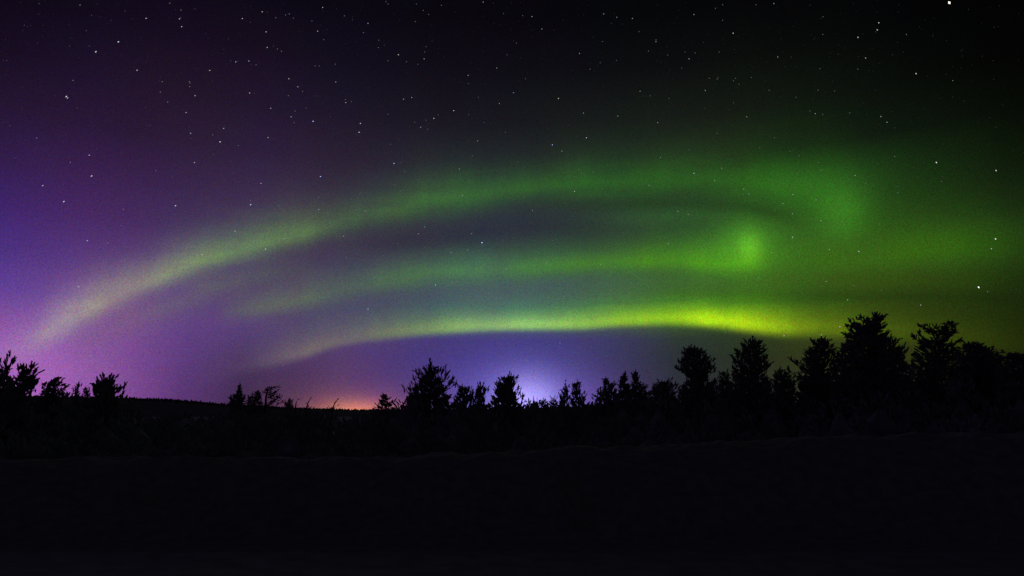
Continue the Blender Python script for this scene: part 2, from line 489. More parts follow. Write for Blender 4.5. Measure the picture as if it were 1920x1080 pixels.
# far wooded ridge
ridge_px = [(-500, 738), (0, 742), (235, 746), (300, 748), (340, 751), (380, 754), (425, 759), (520, 764), (600, 767), (660, 769), (760, 769), (900, 768), (1000, 765), (1200, 761), (1500, 757), (1920, 752), (2400, 752)]
RD = 2200.0
raz, rz = [], []
for px, py in ridge_px:
    a, e = azel(px, py)
    raz.append(a); rz.append(CAM_Z + RD * math.tan(math.radians(e)))
az_s = np.linspace(-75, 75, 601)
prof = [(0.55, 0.0), (.7, .25), (.85, .7), (1.0, 1.0), (1.15, .9), (1.5, .3), (1.9, 0.0)]
g = Geo()
vv = []
for q, h in prof:
    zz = np.interp(az_s, raz, rz) * h * (1 + .03 * vnoise(az_s, az_s * 0 + q * 9, .7, 5)) - (3 if h == 0 else 0)
    if q == 1.0: zz = np.interp(az_s, raz, rz)
    vv.append(np.stack([RD * q * np.sin(np.radians(az_s)), RD * q * np.cos(np.radians(az_s)), zz], -1))
v = np.concatenate(vv); n = len(az_s)
i, j = np.meshgrid(np.arange(n - 1), np.arange(len(prof) - 1)); p = (j * n + i).ravel()
g.add(v, np.concatenate([np.stack([p, p + 1, p + n + 1], 1), np.stack([p, p + n + 1, p + n], 1)]))
tag(g.build('hills', m_hill, smooth=True), kind='structure')

# wood on that ridge: small cones of many sizes
g = Geo()
cnt = 5200
a = rng.uniform(-44, 44, cnt); q = rng.uniform(.86, 1.03, cnt)
hz = np.interp(a, raz, rz) * np.interp(q, [p_[0] for p_ in prof], [p_[1] for p_ in prof])
for A, Q, Z in zip(np.radians(a), q, hz):
    h = rng.uniform(2.5, 6.5) * (1.35 if rng.random() < .06 else 1); w = h * rng.uniform(.2, .34)
    b = np.array([RD * Q * math.sin(A), RD * Q * math.cos(A), Z - 1.0])
    th = np.arange(5) * 2 * math.pi / 5 + rng.uniform(0, 6)
    ring = lambda rad, z: np.stack([b[0] + rad * np.cos(th), b[1] + rad * np.sin(th), np.full(5, b[2] + z)], -1)
    vtx = np.concatenate([ring(w * .7, 0), ring(w, h * .4), ring(w * .55, h * .75), [[b[0], b[1], b[2] + h]]])
    f = []
    for k in range(5):
        k2 = (k + 1) % 5
        f += [(k, k2, 5 + k2), (k, 5 + k2, 5 + k), (5 + k, 5 + k2, 10 + k2), (5 + k, 10 + k2, 10 + k), (10 + k, 10 + k2, 15)]
    g.add(vtx, f)
tag(g.build('far_wood', m_hill), 'far dark wood along the low ridge on the horizon', 'wood', kind='stuff')


# ------------------------------------------------------------------ trees
class Frame:
    """vertical plane through a tree, square to the line of sight"""
    def __init__(self, px, dist):
        d = ray(px, 760); h = d[:2] / np.linalg.norm(d[:2])
        self.r = np.array([h[0], h[1], 0]); self.s = np.array([h[1], -h[0], 0])
        self.d = dist
        self.base = self.r * dist
        self.base[2] = float(ground_z(self.base[0], self.base[1]))

    def at(self, px, py):
        d = ray(px, py); k = self.d / d.dot(self.r)
        p = d * k
        return p.dot(self.s), CAM_Z + p[2]          # lateral, height

    def world(self, lat, z, dep=0.0):
        return self.r * (self.d + dep) + self.s * lat + np.array([0, 0, z])


def bend(p0, p1, rise, n=6):
    """branch from p0 to p1 that starts out level and turns up"""
    t = np.linspace(0, 1, n)[:, None]
    c = p0 * .45 + p1 * .55; c = c + np.array([0, 0, -rise])
    return p0 * (1 - t) ** 2 + 2 * c * t * (1 - t) + p1 * t ** 2


def tree(name, label, cat, group, base, dist, prof, tips=(), dens=1.0, L0=.30, W=.30, up=.7, inner=.45, seed=0, path=None, foot=True, spread=.8, fill=1.1, solid=None):
    r = np.random.default_rng(1000 + seed)
    L0 *= .62
    F = Frame(base, dist)
    rows = sorted([(F.at((a + b) / 2, y)[1], F.at(a, y)[0], F.at(b, y)[0]) for y, a, b in prof])
    if foot:
        z0, a0, b0 = rows[0]
        zf = F.base[2] + .45
        if z0 > zf + .3: rows = [(zf, a0 * .9, b0 * .9)] + rows
    Z = np.array([q[0] for q in rows]); XL = np.array([q[1] for q in rows]); XR = np.array([q[2] for q in rows])
    mid, hw = (XL + XR) / 2, np.maximum((XR - XL) / 2, .02)
    ztop = Z[-1]
    o = link(bpy.data.objects.new(name, None)); o.location = F.base; o.empty_display_size = .5
    tag(o, label, cat, group)
    # trunk line
    if path:
        pts = [(0.0, F.base[2] - .1)] + [F.at(*q) for q in path]
        tz = np.array([q[1] for q in pts]); tx = np.array([q[0] for q in pts])
    else:
        zk = np.linspace(F.base[2] - .1, ztop - .04, 9)
        ex = np.interp(zk, Z, mid); w = np.clip((zk - F.base[2]) / max(.5, (ztop - F.base[2]) * .55), 0, 1) ** 1.3
        tx = ex * w + r.normal(0, .03, 9) * w; tx[-1] = mid[-1]; tz = zk
    td = np.cumsum(r.normal(0, .03, len(tz)))
    H = ztop - F.base[2]
    R0 = .018 * H + .015
    wood = Geo()
    tpts = np.array([F.world(a, b, c) for a, b, c in zip(tx, tz, td)])
    tube(wood, tpts, np.maximum(R0 * (1 - np.linspace(0, 1, len(tz)) ** .9) + .008, .008), 7)
    trunk_at = lambda z: (np.interp(z, tz, tx), np.interp(z, tz, td))
    # branch tips: named ones first, then scattered through the crown
    T_ = []
    for q in tips:
        la, z = F.at(q[0], q[1])
        T_.append((la, z, r.normal(0, .08), 1.0))
    area = float(np.sum((Z[1:] - Z[:-1]) * (hw[1:] + hw[:-1])))
    n = int(dens * (10 + 22 * area))
    zz = r.uniform(0, 1, n * 8) * (Z[-1] - Z[0]) + Z[0]
    wz = np.interp(zz, Z, hw)
    keep = r.uniform(0, hw.max(), n * 8) < wz + .25 * hw.max()
    zz = zz[keep][:n]
    for z in zz:
        m_, h_ = np.interp(z, Z, mid), np.interp(z, Z, hw)
        ph = r.uniform(0, 2 * math.pi)
        k = r.uniform(.82, 1.0) if r.random() > inner else r.uniform(.25, .82)
        T_.append((m_ + h_ * k * math.cos(ph), z + r.normal(0, .04), h_ * k * math.sin(ph) * spread, k))
    P, D, Ls, Ws = [], [], [], []
    for la, z, dp, k in T_:
        c0 = np.interp(z, tz, tx)
        reach = math.hypot(la - c0, dp)
        za = max(F.base[2] + .25, min(z - reach * r.uniform(.35, .95) - .05, tz[-1] - .12))
        ax, ad = trunk_at(za)
        p0, p1 = F.world(ax, za, ad), F.world(la, z, dp)
        ln = np.linalg.norm(p1 - p0)
        if ln < .05: continue
        L1 = min(L0 * r.uniform(.8, 1.2), ln * 1.2)
        bp = bend(p0, p1, reach * r.uniform(.05, .22))
        rb = np.clip(.006 + .012 * ln, .006, .035)
        tube(wood, bp, np.linspace(rb, .004, len(bp)), 4)
        tan = bp[-1] - bp[-2]; tan /= np.linalg.norm(tan) + 1e-9
        d = tan * (1 - up * .5) + np.array([0, 0, up * .8]) + r.normal(0, .12, 3)
        d /= np.linalg.norm(d)
        P.append(p1 - d * L1 * .95); D.append(d); Ls.append(L1); Ws.append(L1 * W / .30)
        for _ in range(4):
            l2 = L1 * r.uniform(.45, .8)
            d2 = d + r.normal(0, .45 if up < .7 else .2, 3); d2 /= np.linalg.norm(d2)
            P.append(p1 - d * L1 * r.uniform(.5, 1.0) - d2 * .02); D.append(d2); Ls.append(l2); Ws.append(l2 * W / .30)
        m = int(ln * fill / (L0 * .40))
        for s_ in r.uniform(1 - min(.75, .9 / max(ln, .9) + .35), .97, m):
            q = s_ * (len(bp) - 1); i0 = min(int(q), len(bp) - 2)
            pt = bp[i0] * (1 - q + i0) + bp[i0 + 1] * (q - i0)
            side = r.normal(0, 1, 3); side -= side.dot(tan) * tan; side /= np.linalg.norm(side) + 1e-9
            d = tan * .7 + side * r.uniform(.3, 1.0) + np.array([0, 0, up * r.uniform(.3, 1.0)])
            d /= np.linalg.norm(d)
            l2 = L0 * r.uniform(.55, 1.0)
            e = pt + d * l2 - F.base
            lat_e, z_e = e.dot(F.s), pt[2] + d[2] * l2
            if z_e > ztop: continue
            lim_m, lim_h = np.interp(z_e, Z, mid), np.interp(z_e, Z, hw)
            if not tips and abs(lat_e - lim_m) > lim_h * 1.12 + .03: continue
            P.append(pt); D.append(d); Ls.append(l2); Ws.append(l2 * W / .30)
    # shoots that fill the inside of the crown
    k = int(area * (46 * dens if solid is None else solid * 1.7) * (.30 / L0) ** 2)
    zz = r.uniform(Z[0], Z[-1], k * 3)
    zz = zz[r.uniform(0, hw.max(), k * 3) < np.interp(zz, Z, hw)][:k]
    ph, rr = r.uniform(0, 2 * math.pi, len(zz)), np.sqrt(r.uniform(0, .85, len(zz)))
    hh_, mm_ = np.interp(zz, Z, hw), np.interp(zz, Z, mid)
    for z, p_, q_, h_, m_ in zip(zz, ph, rr, hh_, mm_):
        l2 = L0 * r.uniform(.7, 1.1)
        d = np.array([0, 0, .3 + up * r.uniform(.3, .9)]) + (F.s * math.cos(p_) + F.r * math.sin(p_)) * .7 + r.normal(0, .15, 3)
        d /= np.linalg.norm(d)
        pt = F.world(m_ + h_ * q_ * math.cos(p_), z, h_ * q_ * math.sin(p_) * spread) - d * l2 * .8
        P.append(pt); D.append(d); Ls.append(l2); Ws.append(l2 * W / .30)
    # leader
    P.append(tpts[-1] - np.array([0, 0, L0 * .6])); D.append(tpts[-1] - tpts[-2] + np.array([0, 0, .05])); Ls.append(L0); Ws.append(L0 * W / .30)
    leaf = Geo()
    put_tufts(leaf, P, D, np.array(Ls), np.array(Ws), TUFTS, r)
    wood.build('trunk', m_bark, o, F.base, True)
    leaf.build('crown', m_needle, o, F.base)
    return o


PG, SG = 'pine trees standing behind the bank', 'thin saplings on the ridge line'
X = dict
TREES = [
 # ---- violet end
 X(name='pine_tree', label='pine with bare thin upright plumes cut off by the violet edge of the view', base=8, dist=24, prof=[(684, 8, 22), (694, -8, 28), (705, -25, 30), (725, -40, 34), (750, -45, 40)],
   tips=[(19, 656), (28, 667), (14, 664), (9, 674), (0, 672), (-14, 664), (25, 672), (4, 690), (-10, 684)], dens=2.0, L0=0.42, W=0.28, up=.85, solid=70),
 X(name='pine_tree', label='wide fan shaped pine whose thin curved shoots spread towards the violet glow', base=34, dist=23, prof=[(690, 48, 60), (696, 32, 64), (700, 24, 71), (715, 18, 70), (728, 10, 62), (750, 0, 58)],
   tips=[(60, 676), (65, 679), (50, 682), (44, 681), (38, 681), (33, 681), (72, 688), (70, 700), (74, 708), (66, 722), (68, 693)], dens=2.2, L0=0.38, W=0.28, up=.6, solid=70),
 X(name='bent_pine', label='low bent pine with one drooping bough beside the fan shaped pine', base=88, dist=25, prof=[(708, 100, 114), (716, 90, 116), (726, 82, 112), (738, 72, 124), (752, 62, 126)],
   tips=[(117, 707), (110, 706), (104, 709), (97, 713), (117, 716), (122, 719), (128, 722), (78, 718), (90, 718), (120, 733), (127, 738)], dens=2.6, L0=.22, W=0.34, up=.1, path=[(88, 740), (95, 716), (106, 708), (115, 707)], solid=80),
 X(name='young_pine', label='small narrow young pine with two upright shoots next to the low bent pine', base=143, dist=26, prof=[(718, 145, 150), (728, 140, 150), (740, 136, 150), (752, 132, 152)],
   tips=[(148, 715), (154, 718), (145, 722), (138, 730)], dens=1.8, L0=.25, W=0.28, up=.8),
 X(name='young_pine', label='tiny young pine in the gap before the dense rounded violet lit pine', base=163, dist=27, prof=[(727, 158, 168), (738, 154, 172), (752, 152, 176)],
   tips=[(161, 724), (168, 725), (156, 733)], dens=2, L0=.2, W=0.28, up=.8),
 X(name='pine_tree', label='dense small pine with thick upright candles where the bare ridge begins', base=200, dist=25, prof=[(709, 186, 216), (716, 180, 218), (722, 172, 215), (735, 172, 218), (752, 168, 228)],
   tips=[(192, 698), (187, 702), (181, 706), (210, 699), (205, 703), (214, 702), (223, 701), (198, 707), (174, 718), (235, 721), (229, 726), (233, 733), (222, 727)], dens=2.8, L0=0.34, W=0.36, up=.75),
 # ---- small trees on the ridge line
 X(name='spruce_tree', label='small pointed spruce standing alone on the ridge line', base=447, dist=36, prof=[(720, 448, 451), (728, 444, 454), (736, 441, 457), (744, 430, 461), (756, 428, 458), (772, 428, 462)],
   tips=[(450, 717), (429, 744), (460, 742)], dens=2.8, L0=0.34, W=0.36, up=-.1),
 X(name='bent_pine', label='rounded leaning pine between the pointed spruce and the hooked pine', base=472, dist=35, prof=[(732, 478, 488), (740, 470, 492), (750, 458, 494), (760, 450, 500), (775, 446, 500)],
   tips=[(484, 731), (492, 738), (466, 743)], dens=2.2, L0=.22, W=.3, up=.1),
 X(name='bent_pine', label='wind bent pine with hooked open boughs above the ridge line', base=497, dist=34, prof=[(725, 500, 524), (733, 492, 520), (743, 500, 528), (752, 500, 530), (764, 494, 518), (778, 490, 520)],
   tips=[(525, 723), (519, 725), (505, 723), (510, 725), (499, 729), (523, 731), (530, 742), (526, 739), (520, 745), (531, 751), (493, 733)], dens=0.8, L0=.22, W=0.34, up=-.1, path=[(498, 758), (499, 742), (503, 731), (512, 726), (522, 724)]),
 X(name='young_pine', label='low mound shaped young pine just after the hooked pine', base=543, dist=36, prof=[(748, 540, 546), (754, 534, 551), (764, 528, 553), (778, 526, 556)], tips=[(543, 745), (550, 748), (534, 752)], dens=2.6, L0=.2, W=.3, up=.3),
 X(name='sapling', label='thin sapling with a curled tip beside the mound shaped young pine', base=555, dist=36, prof=[(766, 553, 560), (778, 552, 560)], tips=[(560, 759)], path=[(554, 766), (555, 756), (558, 749), (564, 747)], dens=.5, L0=.12, W=0.36, up=.1),
 X(name='sapling', label='leaning sapling with short side twigs between the curled sapling and orange glow', base=574, dist=36, prof=[(762, 572, 580), (778, 570, 580)], tips=[(583, 745), (580, 751), (579, 759), (574, 754), (570, 763), (585, 762)], path=[(575, 766), (577, 757), (580, 750), (583, 745)], dens=.5, L0=.16, W=0.4, up=.5),
 X(name='sapling', label='leaning sapling silhouetted in front of the orange glow', base=622, dist=35, prof=[(762, 618, 628), (778, 616, 628)], tips=[(634, 747), (631, 752), (627, 754), (636, 758), (616, 760), (613, 763), (622, 764)], path=[(623, 768), (626, 760), (630, 752), (634, 747)], dens=.6, L0=.17, W=0.4, up=.4),
 # ---- middle
 X(name='young_pine', label='small ragged pine at the edge of the orange glow', base=722, dist=32, prof=[(739, 716, 722), (747, 711, 732), (755, 705, 736), (763, 698, 746), (776, 690, 752)],
   tips=[(718, 736), (724, 741), (733, 745), (711, 749), (743, 748), (704, 757), (738, 752)], dens=1.3, L0=.24, W=0.4, up=.4),
 X(name='pine_tree', label='tall pine with flame like upright shoots between the orange and blue glows', base=806, dist=27, prof=[(684, 803, 812), (696, 798, 822), (706, 790, 830), (717, 780, 834), (729, 768, 838), (742, 760, 850), (758, 752, 858)],
   tips=[(806, 671), (810, 677), (803, 682), (793, 686), (797, 693), (779, 690), (783, 698), (837, 682), (833, 690), (840, 697), (822, 686), (827, 688), (774, 707), (770, 714), (853, 706), (848, 713), (757, 727), (764, 724), (816, 690), (857, 717), (843, 704)], dens=2.3, L0=0.44, W=0.24, up=.75),
 X(name='pine_tree', label='low ragged pine filling the gap right after the flame shaped pine', base=868, dist=30, prof=[(722, 862, 872), (730, 856, 886), (742, 850, 892), (760, 846, 894)],
   tips=[(867, 719), (861, 722), (872, 725), (885, 724), (880, 727), (857, 718)], dens=2.2, L0=0.34, W=.28, up=.8),
 X(name='pine_tree', label='small pine with three upright candles next to the bluish white glow', base=902, dist=29, prof=[(722, 894, 908), (730, 890, 912), (742, 888, 911), (760, 884, 912)],
   tips=[(895, 716), (901, 715), (907, 716), (897, 721), (916, 727), (911, 729)], dens=2.2, L0=0.34, W=.28, up=.85),
 X(name='pine_tree', label='dense domed pine right in front of the bluish white glow', base=950, dist=26, prof=[(704, 950, 962), (711, 940, 966), (718, 932, 970), (725, 928, 970), (735, 922, 970), (746, 917, 972), (760, 910, 978)],
   tips=[(956, 695), (953, 703), (964, 702), (972, 702), (970, 707), (940, 706), (934, 707), (947, 708), (929, 718), (973, 725), (976, 733), (982, 739), (959, 700)], dens=3.2, L0=0.32, W=.28, up=.85),
 X(name='sapling', label='thin slanting shoot in the bright foot of the bluish white glow', base=978, dist=27, prof=[(758, 974, 982), (776, 972, 984)], tips=[(983, 740), (981, 746), (985, 751)], path=[(976, 760), (979, 750), (983, 740)], dens=.5, L0=.16, W=.22, up=.6),
 X(name='young_pine', label='tiny bushy pine below the brightest spot of the bluish glow', base=992, dist=31, prof=[(750, 989, 995), (757, 986, 998), (770, 982, 1000)], tips=[(991, 747), (996, 750), (984, 749)], dens=1.8, L0=.18, W=.3, up=.7),
 X(name='sapling', label='bare stick thin sapling leaning away from the bluish glow', base=1004, dist=31, prof=[(758, 1000, 1006), (774, 1000, 1006)], tips=[(1000, 742), (1002, 750)], path=[(1003, 760), (1001, 750), (1000, 742)], dens=.3, L0=.12, W=.2, up=.7),
 X(name='young_pine', label='tiny two tipped pine to the side of the stick thin sapling', base=1008, dist=31, prof=[(752, 1005, 1010), (760, 1003, 1013), (774, 1000, 1014)], tips=[(1007, 745), (1014, 749), (1004, 752)], dens=1.4, L0=.18, W=.28, up=.8),
 X(name='young_pine', label='low bushy pine between the tiny two tipped pine and the forked one', base=1021, dist=30, prof=[(748, 1017, 1024), (755, 1012, 1028), (772, 1010, 1032)], tips=[(1018, 745), (1023, 746), (1012, 750), (1028, 751)], dens=1.6, L0=.2, W=.3, up=.6),
 X(name='young_pine', label='low forked pine left of the slender cone shaped pine', base=1038, dist=30, prof=[(745, 1033, 1042), (753, 1030, 1046), (772, 1026, 1050)], tips=[(1031, 741), (1034, 745), (1041, 740), (1046, 742)], dens=1.3, L0=.2, W=.26, up=.7),
 X(name='pine_tree', label='slender cone shaped pine with an upright tip before the bushy twin', base=1060, dist=29, prof=[(718, 1059, 1062), (727, 1054, 1067), (738, 1050, 1070), (748, 1046, 1072), (766, 1042, 1074)],
   tips=[(1060, 711), (1055, 726), (1051, 731), (1068, 721), (1065, 728), (1048, 739)], dens=1.8, L0=.25, W=0.3, up=.6),
 X(name='pine_tree', label='bushy column shaped pine just right of the slender cone shaped pine', base=1083, dist=28, prof=[(716, 1079, 1088), (722, 1073, 1091), (735, 1071, 1092), (744, 1070, 1098), (756, 1068, 1103), (770, 1066, 1104)],
   tips=[(1082, 709), (1089, 715), (1073, 717), (1077, 720), (1086, 714), (1099, 740), (1097, 734)], dens=3.0, L0=.22, W=.28, up=.8),
 # ---- darker middle
 X(name='pine_tree', label='pine with a bulging head and long low side shoots over the pink horizon', base=1140, dist=28, prof=[(709, 1133, 1140), (716, 1129, 1146), (724, 1130, 1156), (733, 1122, 1160), (744, 1114, 1162), (760, 1108, 1164)],
   tips=[(1136, 705), (1131, 710), (1124, 728), (1122, 733), (1152, 715), (1155, 718), (1112, 740), (1109, 744), (1117, 741)], dens=2.4, L0=.25, W=.34, up=.5),
 X(name='pine_tree', label='first of two touching pines with knobby heads on the dull violet sky', base=1171, dist=27, prof=[(699, 1168, 1176), (707, 1163, 1178), (718, 1160, 1180), (732, 1156, 1184), (760, 1150, 1186)],
   tips=[(1173, 695), (1165, 705), (1163, 712), (1158, 720)], dens=2.4, L0=.25, W=.36, up=.5),
 X(name='pine_tree', label='second, taller of the two touching knobby pines, nearer the round crowned pine', base=1191, dist=27, prof=[(696, 1188, 1196), (704, 1183, 1197), (715, 1180, 1199), (724, 1180, 1212), (736, 1176, 1216), (760, 1172, 1218)],
   tips=[(1192, 692), (1183, 699), (1197, 708), (1200, 716), (1214, 721), (1207, 720)], dens=2.4, L0=.25, W=.34, up=.6),
 X(name='pine_tree', label='low broad pine with antler like twigs in the dip before the round crowned pine', base=1240, dist=26, prof=[(714, 1232, 1258), (722, 1224, 1266), (734, 1216, 1270), (760, 1212, 1272)],
   tips=[(1233, 710), (1241, 712), (1255, 708), (1262, 706), (1225, 721), (1247, 713)], dens=2.4, L0=.25, W=.3, up=.6),
 # ---- green end
 X(name='pine_tree', label='round crowned pine on a narrowing stem under the green band', base=1306, dist=26, prof=[(651, 1288, 1304), (656, 1282, 1318), (660, 1276, 1328), (670, 1273, 1331), (680, 1268, 1338), (688, 1270, 1340), (697, 1279, 1336), (706, 1289, 1330), (716, 1280, 1338), (735, 1266, 1346), (760, 1262, 1348)],
   tips=[(1296, 644), (1291, 647), (1302, 647), (1281, 650), (1315, 653), (1325, 655), (1270, 674), (1264, 685), (1340, 671), (1341, 682), (1308, 650), (1277, 660), (1341, 692)], dens=2.7, L0=.26, W=.34, up=.55),
 X(name='young_pine', label='low pine tucked between the round crowned pine and the egg shaped pine', base=1358, dist=27, prof=[(697, 1346, 1366), (706, 1342, 1372), (720, 1340, 1376), (750, 1338, 1378)], tips=[(1347, 694), (1355, 697), (1365, 690)], dens=2.3, L0=.25, W=.32, up=.4),
 X(name='pine_tree', label='egg shaped tall pine with a ragged crown below the yellow green band', base=1410, dist=26, prof=[(637, 1402, 1418), (645, 1394, 1428), (652, 1388, 1430), (659, 1378, 1432), (668, 1374, 1438), (678, 1373, 1444), (690, 1370, 1446), (704, 1364, 1440), (720, 1356, 1450), (750, 1350, 1454)],
   tips=[(1411, 629), (1407, 633), (1393, 633), (1397, 638), (1430, 638), (1424, 637), (1376, 652), (1380, 657), (1436, 654), (1371, 667), (1440, 665), (1446, 680), (1417, 633), (1388, 643), (1433, 648), (1374, 675)], dens=1.8, L0=.27, W=.36, up=.5, inner=.35),
 X(name='pine_tree', label='low pine with a long sloping bough next to the egg shaped pine', base=1465, dist=25, prof=[(692, 1456, 1468), (700, 1448, 1482), (712, 1446, 1494), (730, 1444, 1500), (755, 1442, 1502)], tips=[(1463, 687), (1472, 692), (1452, 694), (1481, 697), (1490, 704), (1497, 711)], dens=2.2, L0=.25, W=.32, up=.3),
 X(name='pine_tree', label='pine with stepped ragged shoulder leaning against the tallest pine', base=1545, dist=25, prof=[(634, 1532, 1550), (641, 1525, 1558), (650, 1520, 1566), (659, 1510, 1570), (672, 1504, 1574), (684, 1494, 1576), (700, 1492, 1576), (750, 1490, 1576)],
   tips=[(1540, 629), (1549, 628), (1535, 633), (1519, 633), (1523, 638), (1556, 637), (1511, 656), (1514, 662), (1483, 671), (1488, 677), (1503, 672), (1494, 674), (1475, 690)], dens=2.6, L0=.27, W=.34, up=.45),
 X(name='pine_tree', label='tallest broad pine, its stepped top standing clear against the green sky', base=1632, dist=24, prof=[(591, 1636, 1656), (597, 1628, 1658), (604, 1596, 1656), (609, 1588, 1656), (617, 1590, 1656), (626, 1582, 1666), (636, 1578, 1674), (646, 1570, 1686), (657, 1562, 1696), (672, 1556, 1704), (700, 1552, 1710), (750, 1550, 1712)],
   tips=[(1635, 584), (1645, 583), (1640, 585), (1651, 586), (1664, 587), (1660, 590), (1610, 590), (1604, 592), (1625, 593), (1618, 595), (1590, 597), (1598, 597), (1584, 607), (1664, 606), (1660, 609), (1577, 622), (1583, 626), (1667, 621), (1687, 634), (1682, 633), (1703, 653), (1697, 648), (1672, 630)], dens=3.0, L0=.27, W=.36, up=.45),
 X(name='pine_tree', label='crooked flat topped pine holding one bare arm out over the dull green sky', base=1762, dist=25, prof=[(603, 1768, 1792), (610, 1756, 1797), (618, 1752, 1794), (628, 1752, 1786), (636, 1718, 1786), (646, 1712, 1790), (662, 1706, 1796), (700, 1700, 1800), (750, 1700, 1800)],
   tips=[(1778, 600), (1785, 601), (1797, 605), (1792, 610), (1719, 605), (1726, 608), (1734, 607), (1731, 613), (1740, 613), (1748, 610), (1720, 620), (1722, 625), (1708, 628), (1713, 631), (1730, 630), (1800, 636), (1795, 620), (1770, 604), (1756, 607), (1744, 617), (1803, 634)], dens=1.9, L0=.26, W=.36, up=.1, inner=.35),
 X(name='pine_tree', label='broad dark mound of a pine beyond the crooked flat topped pine', base=1830, dist=26, prof=[(641, 1812, 1834), (645, 1796, 1846), (650, 1790, 1860), (658, 1786, 1872), (672, 1784, 1884), (700, 1780, 1890), (750, 1780, 1890)], tips=[(1801, 636), (1826, 639), (1815, 640), (1840, 644), (1864, 650)], dens=2.8, L0=.27, W=.36, up=.2),
 X(name='pine_tree', label='last low pine on the dark edge of the view at the green end', base=1900, dist=25, prof=[(660, 1886, 1910), (668, 1872, 1930), (685, 1866, 1950), (720, 1862, 1960), (750, 1860, 1960)], tips=[(1876, 656), (1890, 660), (1908, 662), (1925, 660)], dens=2.0, L0=.27, W=.36, up=.3),
]
for k, t in enumerate(TREES):
    t = dict(t)
    cat = {'sapling': 'sapling', 'spruce_tree': 'spruce'}.get(t['name'], 'pine')
    tree(cat=cat, group=SG if cat == 'sapling' else PG, seed=k, **t)

# ------------------------------------------------------------------ dark brush that fills the space under the trees
top_px = [(-200, 700), (0, 692), (40, 698), (60, 706), (74, 728), (90, 730), (125, 734), (150, 738), (170, 736), (225, 738), (240, 752), (300, 768), (430, 766), (540, 764), (620, 770), (690, 772), (720, 764), (750, 750), (790, 735), (850, 738), (880, 742), (912, 744), (926, 750), (950, 742), (985, 758), (1030, 752), (1060, 742), (1095, 744), (1112, 748), (1135, 732), (1200, 722), (1230, 719), (1270, 710), (1350, 700), (1440, 698), (1470, 706), (1494, 716), (1520, 690), (1560, 666), (1640, 662), (1700, 668), (1725, 676), (1790, 660), (1850, 662), (1920, 668), (2100, 670)]
brush = Geo()
r = np.random.default_rng(77)
for row, (D, step, share) in enumerate([(17.5, .95, .45), (20.5, 1.1, .62), (23, 1.2, .80), (26, 1.1, .96), (29, 1.1, 1.0), (33, 1.3, 1.0), (39, 1.8, 1.0)]):
    half = math.radians(42)
    for a in np.arange(-half, half, step / D):
        a += r.normal(0, .25) * step / D
        d_ = D + r.normal(0, .7)
        x, y = d_ * math.sin(a), d_ * math.cos(a)
        px, _ = pix(math.degrees(a), 0)
        py = np.interp(px, [q[0] for q in top_px], [q[1] for q in top_px])
        e = azel(px, py)[1]
        z0 = float(ground_z(x, y))
        hmax = CAM_Z + d_ * math.tan(math.radians(e)) - z0
        h = max(.7, hmax * share * r.uniform(.80, 1.04))
        w = step * r.uniform(.55, .8)
        # leafy core: a rough upright lump
        nu, nv = 8, 6
        vs = []
        for iv in range(nv):
            t = iv / (nv - 1)
            for iu in range(nu):
                th = iu * 2 * math.pi / nu
                rad = w * .60 * (math.sin(math.pi * (.18 + .80 * t)) ** .8) * r.uniform(.7, 1.15)
                vs.append((x + rad * math.cos(th), y + rad * math.sin(th), z0 - .1 + h * .80 * t + r.normal(0, .04)))
        fs = []
        for iv in range(nv - 1):
            for iu in range(nu):
                p, q = iv * nu + iu, iv * nu + (iu + 1) % nu
                fs += [(p, q, q + nu), (p, q + nu, p + nu)]
        for iu in range(1, nu - 1): fs.append(((nv - 1) * nu, (nv - 1) * nu + iu, (nv - 1) * nu + iu + 1))
        brush.add(vs, fs)
        m = int(50 + 34 * h)
        t = r.uniform(.08, 1, m); th = r.uniform(0, 2 * math.pi, m)
        rad = w * .85 * np.sin(np.pi * (.16 + .80 * t)) ** .8 * r.uniform(.75, 1.1, m)
        L_ = r.uniform(.15, .28, m)
        P = np.stack([x + rad * np.cos(th), y + rad * np.sin(th), z0 + (h - .16) * t], -1)
        Dd = np.stack([np.cos(th) * .5, np.sin(th) * .5, r.uniform(.4, 1.2, m)], -1) + r.normal(0, .2, (m, 3))
        put_tufts(brush, P, Dd, L_, L_ * 1.3, TUFTS_COARSE, r)
tag(brush.build('undergrowth', m_brush), 'black mass of low brush and young growth under the pines', 'undergrowth', kind='stuff')

